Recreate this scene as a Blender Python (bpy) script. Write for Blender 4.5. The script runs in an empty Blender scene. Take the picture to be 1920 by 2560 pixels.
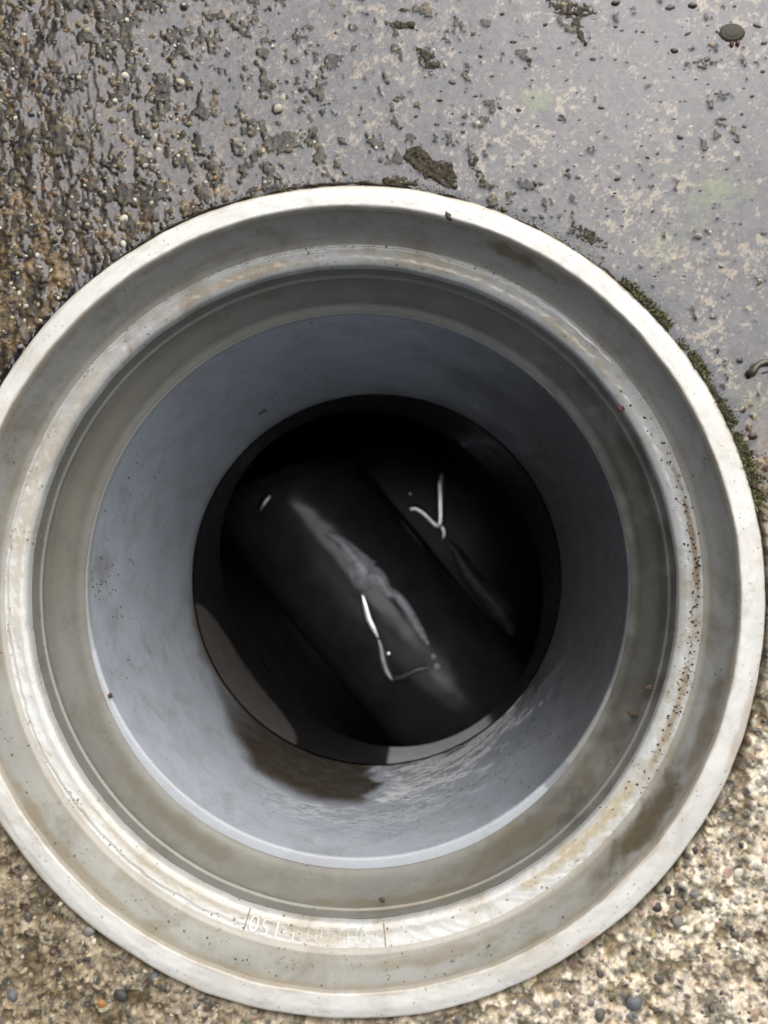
import bpy, bmesh, math, random
import numpy as np
from mathutils import Vector, Matrix

random.seed(7)
rng = np.random.default_rng(7)
scene = bpy.context.scene
MM = 0.001

# ------------------------------------------------------------------ camera
TX, TY = 0.0824, -0.0477
CAM = np.array([0.0200, 0.0026, 0.1900])
FPX = 1848.0                                   # focal length in pixels of the 1920 x 2560 photograph


def ray(u, v):
    x2, y2, z3 = (u - 960) / FPX, -(v - 1280) / FPX, -1.0
    cx, sx, cy, sy = math.cos(TX), math.sin(TX), math.cos(TY), math.sin(TY)
    x = cy * x2 - sy * z3
    z2 = sy * x2 + cy * z3
    return np.array([x, cx * y2 - sx * z2, sx * y2 + cx * z2])


def at(u, v, z=0.0):
    """the point of the photograph's pixel (u, v) on the level z (metres)"""
    d = ray(u, v)
    return CAM + (z - CAM[2]) / d[2] * d


def on_cyl(u, v, r, cx=0.0, cy=0.0):
    """the far hit of the pixel's ray with an upright cylinder"""
    d = ray(u, v)
    ox, oy = CAM[0] - cx, CAM[1] - cy
    a = d[0] ** 2 + d[1] ** 2
    b = 2 * (ox * d[0] + oy * d[1])
    c = ox * ox + oy * oy - r * r
    t = (-b + math.sqrt(b * b - 4 * a * c)) / (2 * a)
    return CAM + t * d


def cam_axis(x2, y2, z3):
    cx, sx, cy, sy = math.cos(TX), math.sin(TX), math.cos(TY), math.sin(TY)
    x = cy * x2 - sy * z3
    z2 = sy * x2 + cy * z3
    return Vector((x, cx * y2 - sx * z2, sx * y2 + cx * z2))


cam_d = bpy.data.cameras.new("camera")
cam = bpy.data.objects.new("camera", cam_d)
scene.collection.objects.link(cam)
cam_d.sensor_fit = 'VERTICAL'
cam_d.sensor_height = 36.0
cam_d.sensor_width = 27.0
cam_d.lens = 36.0 * FPX / 2560
cam_d.clip_start = 0.005
cam_d.clip_end = 500
M = Matrix((cam_axis(1, 0, 0), cam_axis(0, 1, 0), cam_axis(0, 0, 1))).transposed().to_4x4()
M.translation = Vector(CAM)
cam.matrix_world = M
cam_d.dof.use_dof = True
cam_d.dof.focus_distance = 0.222
cam_d.dof.aperture_fstop = 12.0
scene.camera = cam

# ------------------------------------------------------------------ sky, sun, exposure
SUN_EL, SUN_AZ = math.radians(50), math.radians(67)       # azimuth from +x towards +y
world = bpy.data.worlds.new("World")
scene.world = world
world.use_nodes = True
wn, wl = world.node_tree.nodes, world.node_tree.links
bg = wn["Background"]
sky = wn.new("ShaderNodeTexSky")
sky.sky_type = 'NISHITA'
sky.sun_disc = False
sky.sun_elevation = SUN_EL
sky.sun_rotation = math.pi / 2 - SUN_AZ
sky.air_density = 1.0
sky.dust_density = 3.0
hs = wn.new("ShaderNodeHueSaturation")
hs.inputs["Saturation"].default_value = 0.6
wl.new(sky.outputs[0], hs.inputs["Color"])
wl.new(hs.outputs[0], bg.inputs["Color"])
bg.inputs["Strength"].default_value = 0.05

sun_d = bpy.data.lights.new("sun", 'SUN')
sun_d.energy = 3.2
sun_d.angle = math.radians(80)
sun_d.color = (1.0, 0.975, 0.935)
sun = bpy.data.objects.new("sun", sun_d)
scene.collection.objects.link(sun)
sun_dir = Vector((math.cos(SUN_EL) * math.cos(SUN_AZ), math.cos(SUN_EL) * math.sin(SUN_AZ), math.sin(SUN_EL)))
sun.rotation_euler = sun_dir.to_track_quat('Z', 'Y').to_euler()
sun.location = sun_dir * 3

vs = scene.view_settings
scene.display_settings.display_device = 'sRGB'
vs.view_transform = 'Standard'
vs.look = 'None'
vs.exposure = 0.55
vs.gamma = 1.0
vs.use_curve_mapping = False
scene.render.engine = 'CYCLES'
scene.cycles.max_bounces = 10
scene.cycles.transparent_max_bounces = 12
scene.cycles.use_denoising = True

# ------------------------------------------------------------------ helpers
COL = scene.collection


def link(name, me, mat=None, parent=None, loc=None):
    o = bpy.data.objects.new(name, me)
    COL.objects.link(o)
    if mat is not None and me is not None and not me.materials:
        me.materials.append(mat)
    if parent is not None:
        o.parent = parent
    if loc is not None:
        o.location = loc
    return o


def tag(o, label=None, cat=None, group=None, kind=None):
    for k, v in (('label', label), ('category', cat), ('group', group), ('kind', kind)):
        if v:
            o[k] = v
    return o


def mesh_np(name, verts, faces, smooth=True):
    """faces: (n, 4) or (n, 3) int array, or a list of mixed polygons"""
    me = bpy.data.meshes.new(name)
    verts = np.asarray(verts, dtype=np.float64)
    if isinstance(faces, np.ndarray):
        n, k = faces.shape
        me.vertices.add(len(verts))
        me.vertices.foreach_set("co", verts.astype(np.float32).ravel())
        me.loops.add(n * k)
        me.loops.foreach_set("vertex_index", faces.astype(np.int32).ravel())
        me.polygons.add(n)
        me.polygons.foreach_set("loop_start", np.arange(0, n * k, k, dtype=np.int32))
        me.update(calc_edges=True)
    else:
        me.from_pydata(verts.tolist(), [], faces)
        me.update()
    if smooth:
        me.polygons.foreach_set("use_smooth", np.ones(len(me.polygons), dtype=bool))
    me.validate()
    return me


def attr_f(me, name, vals):
    a = me.attributes.new(name, 'FLOAT', 'POINT')
    a.data.foreach_set("value", np.asarray(vals, dtype=np.float32).ravel())


def attr_c(me, name, rgb):
    a = me.attributes.new(name, 'FLOAT_COLOR', 'POINT')
    rgba = np.ones((len(rgb), 4), dtype=np.float32)
    rgba[:, :3] = rgb
    a.data.foreach_set("color", rgba.ravel())


def _hash(ix, iy, seed):
    h = (ix.astype(np.int64) * 374761393 + iy.astype(np.int64) * 668265263 + seed * 974634777) & 0xFFFFFFFF
    h = ((h ^ (h >> 13)) * 1274126177) & 0xFFFFFFFF
    h = h ^ (h >> 16)
    return (h & 0xFFFFFF).astype(np.float64) / 0xFFFFFF


def vnoise(x, y, seed=0):
    x0, y0 = np.floor(x), np.floor(y)
    fx, fy = x - x0, y - y0
    fx = fx * fx * fx * (fx * (fx * 6 - 15) + 10)
    fy = fy * fy * fy * (fy * (fy * 6 - 15) + 10)
    a, b = _hash(x0, y0, seed), _hash(x0 + 1, y0, seed)
    c, d = _hash(x0, y0 + 1, seed), _hash(x0 + 1, y0 + 1, seed)
    return (a * (1 - fx) + b * fx) * (1 - fy) + (c * (1 - fx) + d * fx) * fy


def fbm(x, y, wl, seed=0, octs=4, gain=0.5):
    """-1..1, wavelength wl"""
    s, a, t = 0.0, 1.0, 0.0
    for i in range(octs):
        s = s + a * (vnoise(x / wl + 17.3 * i, y / wl - 9.1 * i, seed + i) * 2 - 1)
        t += a
        a *= gain
        wl *= 0.5
    return s / t * 1.5


def sstep(a, b, x):
    t = np.clip((x - a) / (b - a), 0, 1)
    return t * t * (3 - 2 * t)


def smax(a, b, k):
    h = np.clip(0.5 + 0.5 * (a - b) / k, 0, 1)
    return b * (1 - h) + a * h + k * h * (1 - h)


def node_mat(name):
    m = bpy.data.materials.new(name)
    m.use_nodes = True
    nt = m.node_tree
    return m, nt, nt.nodes, nt.links, nt.nodes["Principled BSDF"]


def noise_node(nt, scale, detail=4, rough=0.55, vec=None, dist=0.0):
    n = nt.nodes.new("ShaderNodeTexNoise")
    n.inputs["Scale"].default_value = scale
    n.inputs["Detail"].default_value = detail
    n.inputs["Roughness"].default_value = rough
    n.inputs["Distortion"].default_value = dist
    if vec is not None:
        nt.links.new(vec, n.inputs["Vector"])
    return n


def ramp(nt, fac, stops, interp='LINEAR'):
    r = nt.nodes.new("ShaderNodeValToRGB")
    r.color_ramp.interpolation = interp
    els = r.color_ramp.elements
    while len(els) < len(stops):
        els.new(0.5)
    for e, (p, c) in zip(els, stops):
        e.position = p
        e.color = (c[0], c[1], c[2], 1) if not np.isscalar(c) else (c, c, c, 1)
    nt.links.new(fac, r.inputs[0])
    return r


def mixc(nt, fac, a, b, mode='MIX'):
    m = nt.nodes.new("ShaderNodeMix")
    m.data_type = 'RGBA'
    m.blend_type = mode
    for sock, v in ((m.inputs[0], fac), (m.inputs[6], a), (m.inputs[7], b)):
        if hasattr(v, 'links'):
            nt.links.new(v, sock)
        elif np.isscalar(v):
            sock.default_value = v
        else:
            sock.default_value = (v[0], v[1], v[2], 1)
    return m.outputs[2]


def mathn(nt, op, a, b=None, clamp=False):
    m = nt.nodes.new("ShaderNodeMath")
    m.operation = op
    m.use_clamp = clamp
    for s, v in ((m.inputs[0], a), (m.inputs[1], b)):
        if v is None:
            continue
        if hasattr(v, 'links'):
            nt.links.new(v, s)
        else:
            s.default_value = v
    return m.outputs[0]


def attrn(nt, name, out="Fac"):
    a = nt.nodes.new("ShaderNodeAttribute")
    a.attribute_name = name
    return a.outputs[out]


def bump(nt, height, strength, dist, bsdf):
    b = nt.nodes.new("ShaderNodeBump")
    b.inputs["Strength"].default_value = strength
    b.inputs["Distance"].default_value = dist
    nt.links.new(height, b.inputs["Height"])
    nt.links.new(b.outputs[0], bsdf.inputs["Normal"])
    return b


def coords(nt):
    return nt.nodes.new("ShaderNodeTexCoord").outputs["Object"]


# ------------------------------------------------------------------ materials
def plastic(name, base, dirt_col, dirt_amt, rough, speck=0.5, coat=0.3, wetname=None):
    """weathered PVC: slow tone drift, brown film of dirt, small specks; attribute 'stain' adds stains and painted shade"""
    m, nt, N, L, b = node_mat(name)
    co = coords(nt)
    tone = noise_node(nt, 45, 3, 0.6, co)
    c0 = mixc(nt, ramp(nt, tone.outputs[0], [(0.3, 0.0), (0.7, 1.0)]).outputs[0],
              [x * 0.9 for x in base], [min(1, x * 1.06) for x in base])
    d1 = noise_node(nt, 70, 6, 0.68, co, 0.6)
    df = ramp(nt, d1.outputs[0], [(0.48, 0.0), (0.72, 1.0)])
    c1 = mixc(nt, mathn(nt, 'MULTIPLY', df.outputs[0], dirt_amt), c0, dirt_col)
    d2 = noise_node(nt, 900, 2, 0.5, co)
    d2m = noise_node(nt, 110, 2, 0.5, co)
    sp = ramp(nt, d2.outputs[0], [(0.64, 0.0), (0.70, 1.0)])
    spm = ramp(nt, d2m.outputs[0], [(0.45, 0.0), (0.6, 1.0)])
    c2 = mixc(nt, mathn(nt, 'MULTIPLY', mathn(nt, 'MULTIPLY', sp.outputs[0], spm.outputs[0]), speck), c1,
              [x * 0.45 for x in dirt_col])
    st = attrn(nt, "stain_shade")
    sn = noise_node(nt, 150, 5, 0.65, co, 0.4)
    stf = mathn(nt, 'MULTIPLY', st, ramp(nt, sn.outputs[0], [(0.25, 0.70 if not wetname else 0.9), (0.55, 1.0)]).outputs[0], True)
    sc = nt.nodes.new("ShaderNodeAttribute")
    sc.attribute_name = "stain_shade_col"
    c3 = mixc(nt, stf, c2, sc.outputs["Color"])
    L.new(c3, b.inputs["Base Color"])
    rn = noise_node(nt, 120, 4, 0.6, co)
    rr = ramp(nt, rn.outputs[0], [(0.3, max(0.02, rough - 0.1)), (0.7, rough + 0.14)])
    L.new(rr.outputs[0], b.inputs["Roughness"])
    b.inputs["IOR"].default_value = 1.5
    b.inputs["Coat Weight"].default_value = coat
    b.inputs["Coat Roughness"].default_value = 0.08
    b.inputs["Coat IOR"].default_value = 1.4
    h1 = noise_node(nt, 1400, 3, 0.6, co)
    h2 = noise_node(nt, 260, 3, 0.55, co)
    hh = mathn(nt, 'ADD', mathn(nt, 'MULTIPLY', h1.outputs[0], 0.5), h2.outputs[0])
    if wetname:
        w = attrn(nt, "wet")
        wn_ = noise_node(nt, 330, 4, 0.6, co, 0.3)
        wf = mathn(nt, 'MULTIPLY', w, 1.0, True)
        mp = nt.nodes.new("ShaderNodeMapping")
        mp.inputs["Scale"].default_value = (1, 1, 2.6)
        L.new(co, mp.inputs["Vector"])
        st2 = noise_node(nt, 300, 5, 0.62, mp.outputs[0], 0.5)
        L.new(mixc(nt, wf, rr.outputs[0], (0.07, 0.07, 0.07)), b.inputs["Roughness"])
        drops = ramp(nt, st2.outputs[0], [(0.42, 0.0), (0.56, 1.0)])
        hh = mathn(nt, 'ADD', hh, mathn(nt, 'MULTIPLY', mathn(nt, 'MULTIPLY', drops.outputs[0], wf), 1.6))
    bump(nt, hh, 0.22 if not wetname else 0.4, 0.00035, b)
    return m


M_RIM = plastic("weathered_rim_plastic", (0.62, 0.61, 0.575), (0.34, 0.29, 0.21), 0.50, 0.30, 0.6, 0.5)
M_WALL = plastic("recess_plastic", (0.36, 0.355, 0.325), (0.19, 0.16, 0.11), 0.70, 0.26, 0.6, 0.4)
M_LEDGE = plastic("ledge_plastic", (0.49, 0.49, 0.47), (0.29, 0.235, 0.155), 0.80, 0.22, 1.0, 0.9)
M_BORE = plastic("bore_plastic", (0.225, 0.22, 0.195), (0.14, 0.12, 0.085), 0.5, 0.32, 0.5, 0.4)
M_PIPE = plastic("grey_pipe_plastic", (0.43, 0.465, 0.52), (0.24, 0.22, 0.18), 0.50, 0.36, 0.5, 0.12, True)
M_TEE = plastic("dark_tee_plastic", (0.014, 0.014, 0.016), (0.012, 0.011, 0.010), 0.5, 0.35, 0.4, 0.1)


def simple(name, col, rough=0.6, var=0.25, scale=900, spec=0.5, metal=0.0, bmp=0.3, coat=0.0):
    m, nt, N, L, b = node_mat(name)
    co = coords(nt)
    n = noise_node(nt, scale, 4, 0.6, co)
    c = mixc(nt, ramp(nt, n.outputs[0], [(0.3, 0.0), (0.7, 1.0)]).outputs[0],
             [x * (1 - var) for x in col], [min(1, x * (1 + var)) for x in col])
    L.new(c, b.inputs["Base Color"])
    b.inputs["Roughness"].default_value = rough
    b.inputs["Metallic"].default_value = metal
    b.inputs["Specular IOR Level"].default_value = spec
    b.inputs["Coat Weight"].default_value = coat
    b.inputs["Coat Roughness"].default_value = 0.06
    if bmp:
        bump(nt, n.outputs[0], bmp, 0.0003, b)
    return m


M_MUD = simple("wet_mud", (0.030, 0.022, 0.010), 0.55, 0.95, 900, 0.25, bmp=0.8)
_nt = M_MUD.node_tree
_b = _nt.nodes["Principled BSDF"]
_old = _b.inputs["Base Color"].links[0].from_socket
_n = noise_node(_nt, 1500, 3, 0.7, coords(_nt))
_nt.links.new(mixc(_nt, ramp(_nt, _n.outputs[0], [(0.55, 0.0), (0.68, 0.85)]).outputs[0], _old, (0.11, 0.078, 0.033)), _b.inputs["Base Color"])
M_GRIT = simple("brown_grit", (0.075, 0.05, 0.032), 0.6, 0.5, 2000, 0.3)
M_TWIG = simple("wet_twig_bark", (0.06, 0.045, 0.028), 0.3, 0.6, 700, 0.5, coat=0.4)
M_RED = simple("dark_red_speck", (0.09, 0.022, 0.016), 0.4, 0.3, 900)
M_DOME = simple("brown_dome", (0.040, 0.033, 0.018), 0.3, 0.45, 700, 0.5, coat=0.3)
M_REFL_TUBE = simple("dark_reflection_tube", (0.030, 0.030, 0.032), 0.24, 0.25, 60, 0.35, bmp=0.03, coat=0.06)
M_GLINT_FOAM = simple("shiny_glint_foam", (0.9, 0.9, 0.93), 0.24, 0.04, 500, 0.6, metal=1.0, bmp=0.0)  # sky reflections in the drain water as a pale shiny colour; also foam dots
M_SHEEN_FOAM = simple("dull_sheen_foam", (0.36, 0.36, 0.40), 0.34, 0.55, 160, 0.5, metal=0.0, bmp=0.0)  # soft grey reflection put into the colour; also foam lumps
M_GLINT2 = simple("dull_glint", (0.55, 0.55, 0.58), 0.28, 0.2, 400, 0.5, metal=0.9, bmp=0.05)  # duller end of a built sky reflection
M_PALE = simple("pale_drip", (0.6, 0.6, 0.58), 0.3, 0.1, 600)

M_SEAM = simple("seam_dirt", (0.20, 0.16, 0.105), 0.5, 0.4, 900)

# moss: green and brown faces
m, nt, N, L, b = node_mat("moss_leaves")
g = nt.nodes.new("ShaderNodeNewGeometry")
rp = ramp(nt, g.outputs["Random Per Island"], [(0.0, (0.030, 0.020, 0.010)), (0.55, (0.065, 0.047, 0.020)),
                                               (0.72, (0.065, 0.072, 0.016)), (0.9, (0.11, 0.14, 0.025)),
                                               (1.0, (0.24, 0.25, 0.08))])
L.new(rp.outputs[0], b.inputs["Base Color"])
b.inputs["Roughness"].default_value = 0.6
M_MOSS = m

# aggregate stones: colour per object, and per island in the joined one
STONES = [(0.0, (0.10, 0.09, 0.075)), (0.16, (0.34, 0.27, 0.17)), (0.30, (0.045, 0.043, 0.04)),
          (0.42, (0.46, 0.40, 0.30)), (0.54, (0.20, 0.185, 0.16)), (0.66, (0.26, 0.19, 0.10)),
          (0.76, (0.62, 0.57, 0.47)), (0.86, (0.12, 0.125, 0.13)), (0.93, (0.30, 0.19, 0.15)),
          (0.96, (0.22, 0.21, 0.15)), (0.985, (0.36, 0.17, 0.05))]


def stone_mat(name, per_island):
    m, nt, N, L, b = node_mat(name)
    if per_island:
        src = nt.nodes.new("ShaderNodeNewGeometry").outputs["Random Per Island"]
    else:
        src = nt.nodes.new("ShaderNodeObjectInfo").outputs["Random"]
    rp = ramp(nt, src, STONES, 'CONSTANT')
    n = noise_node(nt, 1500 if per_island else 900, 4, 0.6, coords(nt))
    c = mixc(nt, 1.0, rp.outputs[0], ramp(nt, n.outputs[0], [(0.3, 0.6), (0.7, 1.15)]).outputs[0], 'MULTIPLY')
    L.new(c, b.inputs["Base Color"])
    b.inputs["Roughness"].default_value = 0.35
    bump(nt, n.outputs[0], 0.3, 0.0003, b)
    return m


M_STONE = stone_mat("aggregate_stone", False)
M_STONE_I = stone_mat("fine_aggregate_stone", True)

# ------------------------------------------------------------------ the concrete ground: one height field out to the horizon
XF0, XF1, YF0, YF1, ST = -0.128, 0.140, -0.142, 0.176, 0.00034
xf = np.arange(XF0, XF1, ST)
yf = np.arange(YF0, YF1, ST)


def grow(x, sgn):
    out, s = [], ST
    while abs(x) < 60:
        s *= 1.22
        x = x + sgn * s
        out.append(x)
    return np.array(out)


gxp, gxm, gyp, gym = grow(xf[-1], 1), grow(xf[0], -1)[::-1], grow(yf[-1], 1), grow(yf[0], -1)[::-1]
X1 = np.concatenate([gxm, xf, gxp])
Y1 = np.concatenate([gym, yf, gyp])
ix0, iy0 = len(gxm), len(gym)
X, Y = np.meshgrid(X1, Y1)                    # rows = y
NX, NY = len(X1), len(Y1)
near = (np.maximum(np.abs(X), np.abs(Y)) < 0.4)

# how wet: spread from a handful of places
WP = [(0, 0, .44), (300, 100, .55), (650, 200, .64), (900, 200, .74), (1080, 200, .82), (1300, 260, .92), (1450, 330, 1.05),
      (1900, 300, 1.1), (1900, 20, 1.0), (1900, 900, 1.0), (1800, 980, .8), (1890, 1130, .35), (1915, 1330, -.6), (400, 640, .40),
      (700, 440, .62), (1000, 460, .74), (1500, 620, 1.0), (0, 900, .1), (200, 760, .22), (300, 400, .58), (0, 500, .44),
      (0, 2000, -.7), (300, 2400, -.75), (1000, 2560, -1), (1700, 2300, -1.1), (1900, 1800, -1.1), (-100, 1400, -.4)]
num, den = np.zeros_like(X), np.zeros_like(X)
for u, v, w in WP:
    p = at(u, v, -0.001)
    d2 = (X - p[0]) ** 2 + (Y - p[1]) ** 2
    k = 1.0 / (d2 + 0.012 ** 2) ** 1.6
    num += k * w
    den += k
WET = num / den

low = fbm(X, Y, 0.030, 3, 3) * 0.22 * MM
streak = fbm(X * 2.6 + 0.4 * Y, Y * 0.9, 0.0085, 11, 3) * 0.26 * MM      # trowel drag marks run up the picture
fine = fbm(X, Y, 0.0024, 23, 4, 0.6) * 0.30 * MM
LEFT = sstep(0.055, -0.06, X) * sstep(0.0, 0.06, Y)
g = -1.5 * MM + low + fine * 1.1 + streak * (0.45 + 0.45 * LEFT)
# pits of the rough, weathered part in the lower half
PIT = sstep(0.3, -0.5, WET)
pn = fbm(X, Y, 0.0052, 41, 5, 0.6)
pit = sstep(0.0, 0.45, pn) * PIT
g -= pit * 1.1 * MM
g[~near] = -1.5 * MM

cream = np.array([0.58, 0.52, 0.42])
ochre = np.array([0.30, 0.21, 0.095])
greyb = np.array([0.42, 0.38, 0.34])
olive = np.array([0.12, 0.085, 0.035])
t1 = (fbm(X, Y, 0.012, 51, 4) * 0.5 + 0.5).clip(0, 1)[..., None]
t2 = (fbm(X, Y, 0.0035, 57, 3) * 0.5 + 0.5).clip(0, 1)[..., None]
colr = cream * (1 - t1 * 0.7) + greyb * t1 * 0.7
colr = colr * (1 - 0.55 * t2) + ochre * 0.55 * t2
colr = colr * (1 - 0.8 * pit[..., None]) + olive * 0.8 * pit[..., None]

gr = (fbm(X, Y, 0.0016, 151, 3, 0.7) * 0.5 + 0.5).clip(0, 1)[..., None]
colr = colr * (0.22 + 1.55 * gr)
dk = sstep(0.30, 0.55, fbm(X, Y, 0.0030, 155, 4, 0.65))[..., None]
colr = colr * (1 - 0.75 * dk) + np.array([0.07, 0.058, 0.038]) * 0.75 * dk

# stamped fine aggregate (grains too small to be stones of their own)
palette = np.array([c for _, c in STONES])
nst = 26000
sx = rng.uniform(XF0, XF1, nst)
sy = rng.uniform(YF0, YF1, nst)
sr = 0.42 * MM + 0.75 * MM * rng.random(nst) ** 2.6
for i in range(nst):
    if sx[i] ** 2 + sy[i] ** 2 < 0.103 ** 2:
        continue
    r = sr[i]
    rx, ry, th = r * rng.uniform(.7, 1.2), r * rng.uniform(.7, 1.2), rng.uniform(0, 3.14)
    i0 = int((sx[i] - r * 1.3 - XF0) / ST) + ix0
    i1 = int((sx[i] + r * 1.3 - XF0) / ST) + ix0 + 2
    j0 = int((sy[i] - r * 1.3 - YF0) / ST) + iy0
    j1 = int((sy[i] + r * 1.3 - YF0) / ST) + iy0 + 2
    xs, ys = X[j0:j1, i0:i1] - sx[i], Y[j0:j1, i0:i1] - sy[i]
    a = xs * math.cos(th) + ys * math.sin(th)
    bq = -xs * math.sin(th) + ys * math.cos(th)
    q = 1 - (a / rx) ** 2 - (bq / ry) ** 2
    ins = q > 0
    if not ins.any():
        continue
    cap = np.sqrt(np.clip(q, 0, 1)) * r * 0.42
    g[j0:j1, i0:i1] += np.where(ins, cap, 0)
    if rng.random() < 0.85:
        c = palette[rng.integers(len(palette) - 1)] * rng.uniform(0.6, 1.25)
        cc = colr[j0:j1, i0:i1]
        al = (np.clip(q * 3, 0, 1) * 0.85)[..., None]
        colr[j0:j1, i0:i1] = cc * (1 - al) + c * al

# cream mortar specks on a dark grey skin, in the part that stays under water
SUB = sstep(0.42, 0.74, WET)[..., None]
spk = sstep(0.30, 0.60, fbm(X, Y, 0.0017, 141, 4, 0.75) + 0.34 * fbm(X, Y, 0.012, 145, 3))[..., None]
sub = np.array([0.085, 0.08, 0.075]) * (1 - spk) + np.array([1.25, 1.08, 0.80]) * spk
colr = colr * (1 - 0.78 * SUB) + sub * 0.78 * SUB
# green algae patches under the water
for u, v, rr, am in ((1800, 470, 0.0078, 1.0), (1345, 240, 0.0042, .9), (1660, 420, 0.0035, .3), (1880, 990, 0.006, .5),
                     (1660, 620, 0.0055, .4), (1720, 560, 0.004, .3)):
    p = at(u, v, -0.001)
    d = np.sqrt((X - p[0]) ** 2 + (Y - p[1]) ** 2) / rr
    al = (sstep(1.25, 0.1, d + 0.75 * fbm(X, Y, 0.0045, 71, 5, 0.7)) * am * (0.62 + 0.38 * sstep(-.2, .4, fbm(X, Y, 0.0012, 77, 3))))[..., None]
    colr = colr * (1 - al) + np.array([0.40, 0.55, 0.06]) * al
# dirt line close round the fitting
Rr = np.sqrt(X ** 2 + Y ** 2)
ringd = (sstep(0.1105, 0.1072, Rr + 0.0012 * fbm(X, Y, 0.006, 81, 3)) * 0.75)[..., None]
colr = colr * (1 - ringd) + np.array([0.065, 0.048, 0.022]) * ringd
g -= sstep(0.1086, 0.1072, Rr + 0.0007 * fbm(X, Y, 0.005, 83, 3)) * 2.4 * MM
# soaked concrete is darker; the upper left is the dirtiest
soak = sstep(-0.55, 0.15, WET)
brown = np.array([0.52, 0.42, 0.28])
dirty = (sstep(0.05, -0.10, X) * sstep(-0.01, 0.08, Y))[..., None]
lowleft = (sstep(0.03, -0.07, X) * sstep(-0.02, -0.07, Y))[..., None]
mult = (1 - soak[..., None]) * 1.0 + soak[..., None] * brown
mult = mult * (1 - SUB) + np.array([0.62, 0.60, 0.58]) * SUB
mult = mult * (1 - dirty * np.array([0.44, 0.48, 0.57])) * (1 - lowleft * np.array([0.42, 0.46, 0.54]))
sun_lift = (sstep(-0.3, -0.8, WET) * sstep(-0.06, 0.06, X))[..., None]  # paler dry lower right, with sunlight put into the colour
mult = mult * (1 + 0.22 * sun_lift)
colr = colr * mult

wlev = -1.5 * MM + low * 0.6 + (WET * 1.12 - 0.30) * MM
wlev = wlev + fbm(X * 2.4 + 0.35 * Y, Y * 0.85, 0.010, 91, 4) * 0.26 * MM * sstep(1.0, 0.3, WET)
# rough spots that stand clear of the water: many towards the left, few on the right
th = 0.06 + 0.56 * sstep(-0.075, 0.085, X)
isn = fbm(X * 1.25 + 0.2 * Y, Y, 0.0046, 161, 5, 0.62) + 0.16 * fbm(X, Y, 0.02, 165, 2)
ISL = sstep(th, th + 0.14, isn) * sstep(0.05, 0.3, WET)
g = np.where(near, g + ISL * np.clip(wlev + (0.08 + 0.30 * gr[..., 0]) * MM - g, 0, None), g)
isl = (ISL * 0.92)[..., None]
colr = colr * (1 - isl) + np.array([0.034, 0.024, 0.0095]) * (0.15 + 4.5 * gr ** 4) * isl
idx = np.arange(NX * NY).reshape(NY, NX)
Q = np.stack([idx[:-1, :-1], idx[:-1, 1:], idx[1:, 1:], idx[1:, :-1]], -1).reshape(-1, 4)
keep = (Rr > 0.1060).ravel()
Qk = Q[keep[Q].all(1)]


def compact(V, F, *attrs):
    used = np.zeros(len(V), bool)
    used[F.ravel()] = True
    remap = np.cumsum(used) - 1
    return (V[used], remap[F]) + tuple(a[used] for a in attrs)


V = np.stack([X.ravel(), Y.ravel(), g.ravel()], -1)
Vc, Fc, Cc, Sc = compact(V, Qk, colr.reshape(-1, 3), soak.ravel())
me = mesh_np("concrete_ground", Vc, Fc)
attr_c(me, "tone", Cc)
attr_f(me, "soak", Sc)
m, nt, N, L, b = node_mat("weathered_concrete")
co = coords(nt)
n1 = noise_node(nt, 2600, 3, 0.6, co)
c = mixc(nt, 1.0, attrn(nt, "tone", "Color"), ramp(nt, n1.outputs[0], [(0.3, 0.62), (0.7, 1.3)]).outputs[0], 'MULTIPLY')
L.new(c, b.inputs["Base Color"])
rg = nt.nodes.new("ShaderNodeMapRange")
L.new(attrn(nt, "soak"), rg.inputs[0])
rg.inputs[3].default_value = 0.62
rg.inputs[4].default_value = 0.36
L.new(rg.outputs[0], b.inputs["Roughness"])
bump(nt, n1.outputs[0], 0.35, 0.0003, b)
ground = tag(link("concrete_ground", me, m), "rough wet exposed aggregate concrete around the round drain", kind='structure')


# ------------------------------------------------------------------ pebbles set in the concrete
def pebble_mesh(name, seed, sub=2):
    bm = bmesh.new()
    bmesh.ops.create_icosphere(bm, subdivisions=sub, radius=1)
    rs = random.Random(seed)
    sc = (rs.uniform(.85, 1.25), rs.uniform(.7, .95), rs.uniform(.55, .75))
    cuts = []
    for _ in range(5):
        d = Vector((rs.gauss(0, 1), rs.gauss(0, 1), rs.gauss(0, 1))).normalized()
        cuts.append((d, rs.uniform(.72, .92)))
    for v in bm.verts:
        for d, h in cuts:
            k = v.co.dot(d)
            if k > h:
                v.co -= d * (k - h) * 0.85
        v.co = Vector((v.co.x * sc[0], v.co.y * sc[1], v.co.z * sc[2]))
    me = bpy.data.meshes.new(name)
    bm.to_mesh(me)
    bm.free()
    me.polygons.foreach_set("use_smooth", np.ones(len(me.polygons), dtype=bool))
    return me


def g_at(x, y):
    i = min(max(int((x - XF0) / ST), 0), len(xf) - 1) + ix0
    j = min(max(int((y - YF0) / ST), 0), len(yf) - 1) + iy0
    return g[j, i]


variants = [pebble_mesh("pebble", s) for s in range(8)]
for vm in variants:
    vm.materials.append(M_STONE)
view = [at(0, 0), at(1920, 0), at(1920, 2560), at(0, 2560)]
taken = []


def free_spot(x, y, r):
    return all((x - a) ** 2 + (y - c) ** 2 > (r + q) ** 2 for a, c, q in taken)


spots = []
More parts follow.
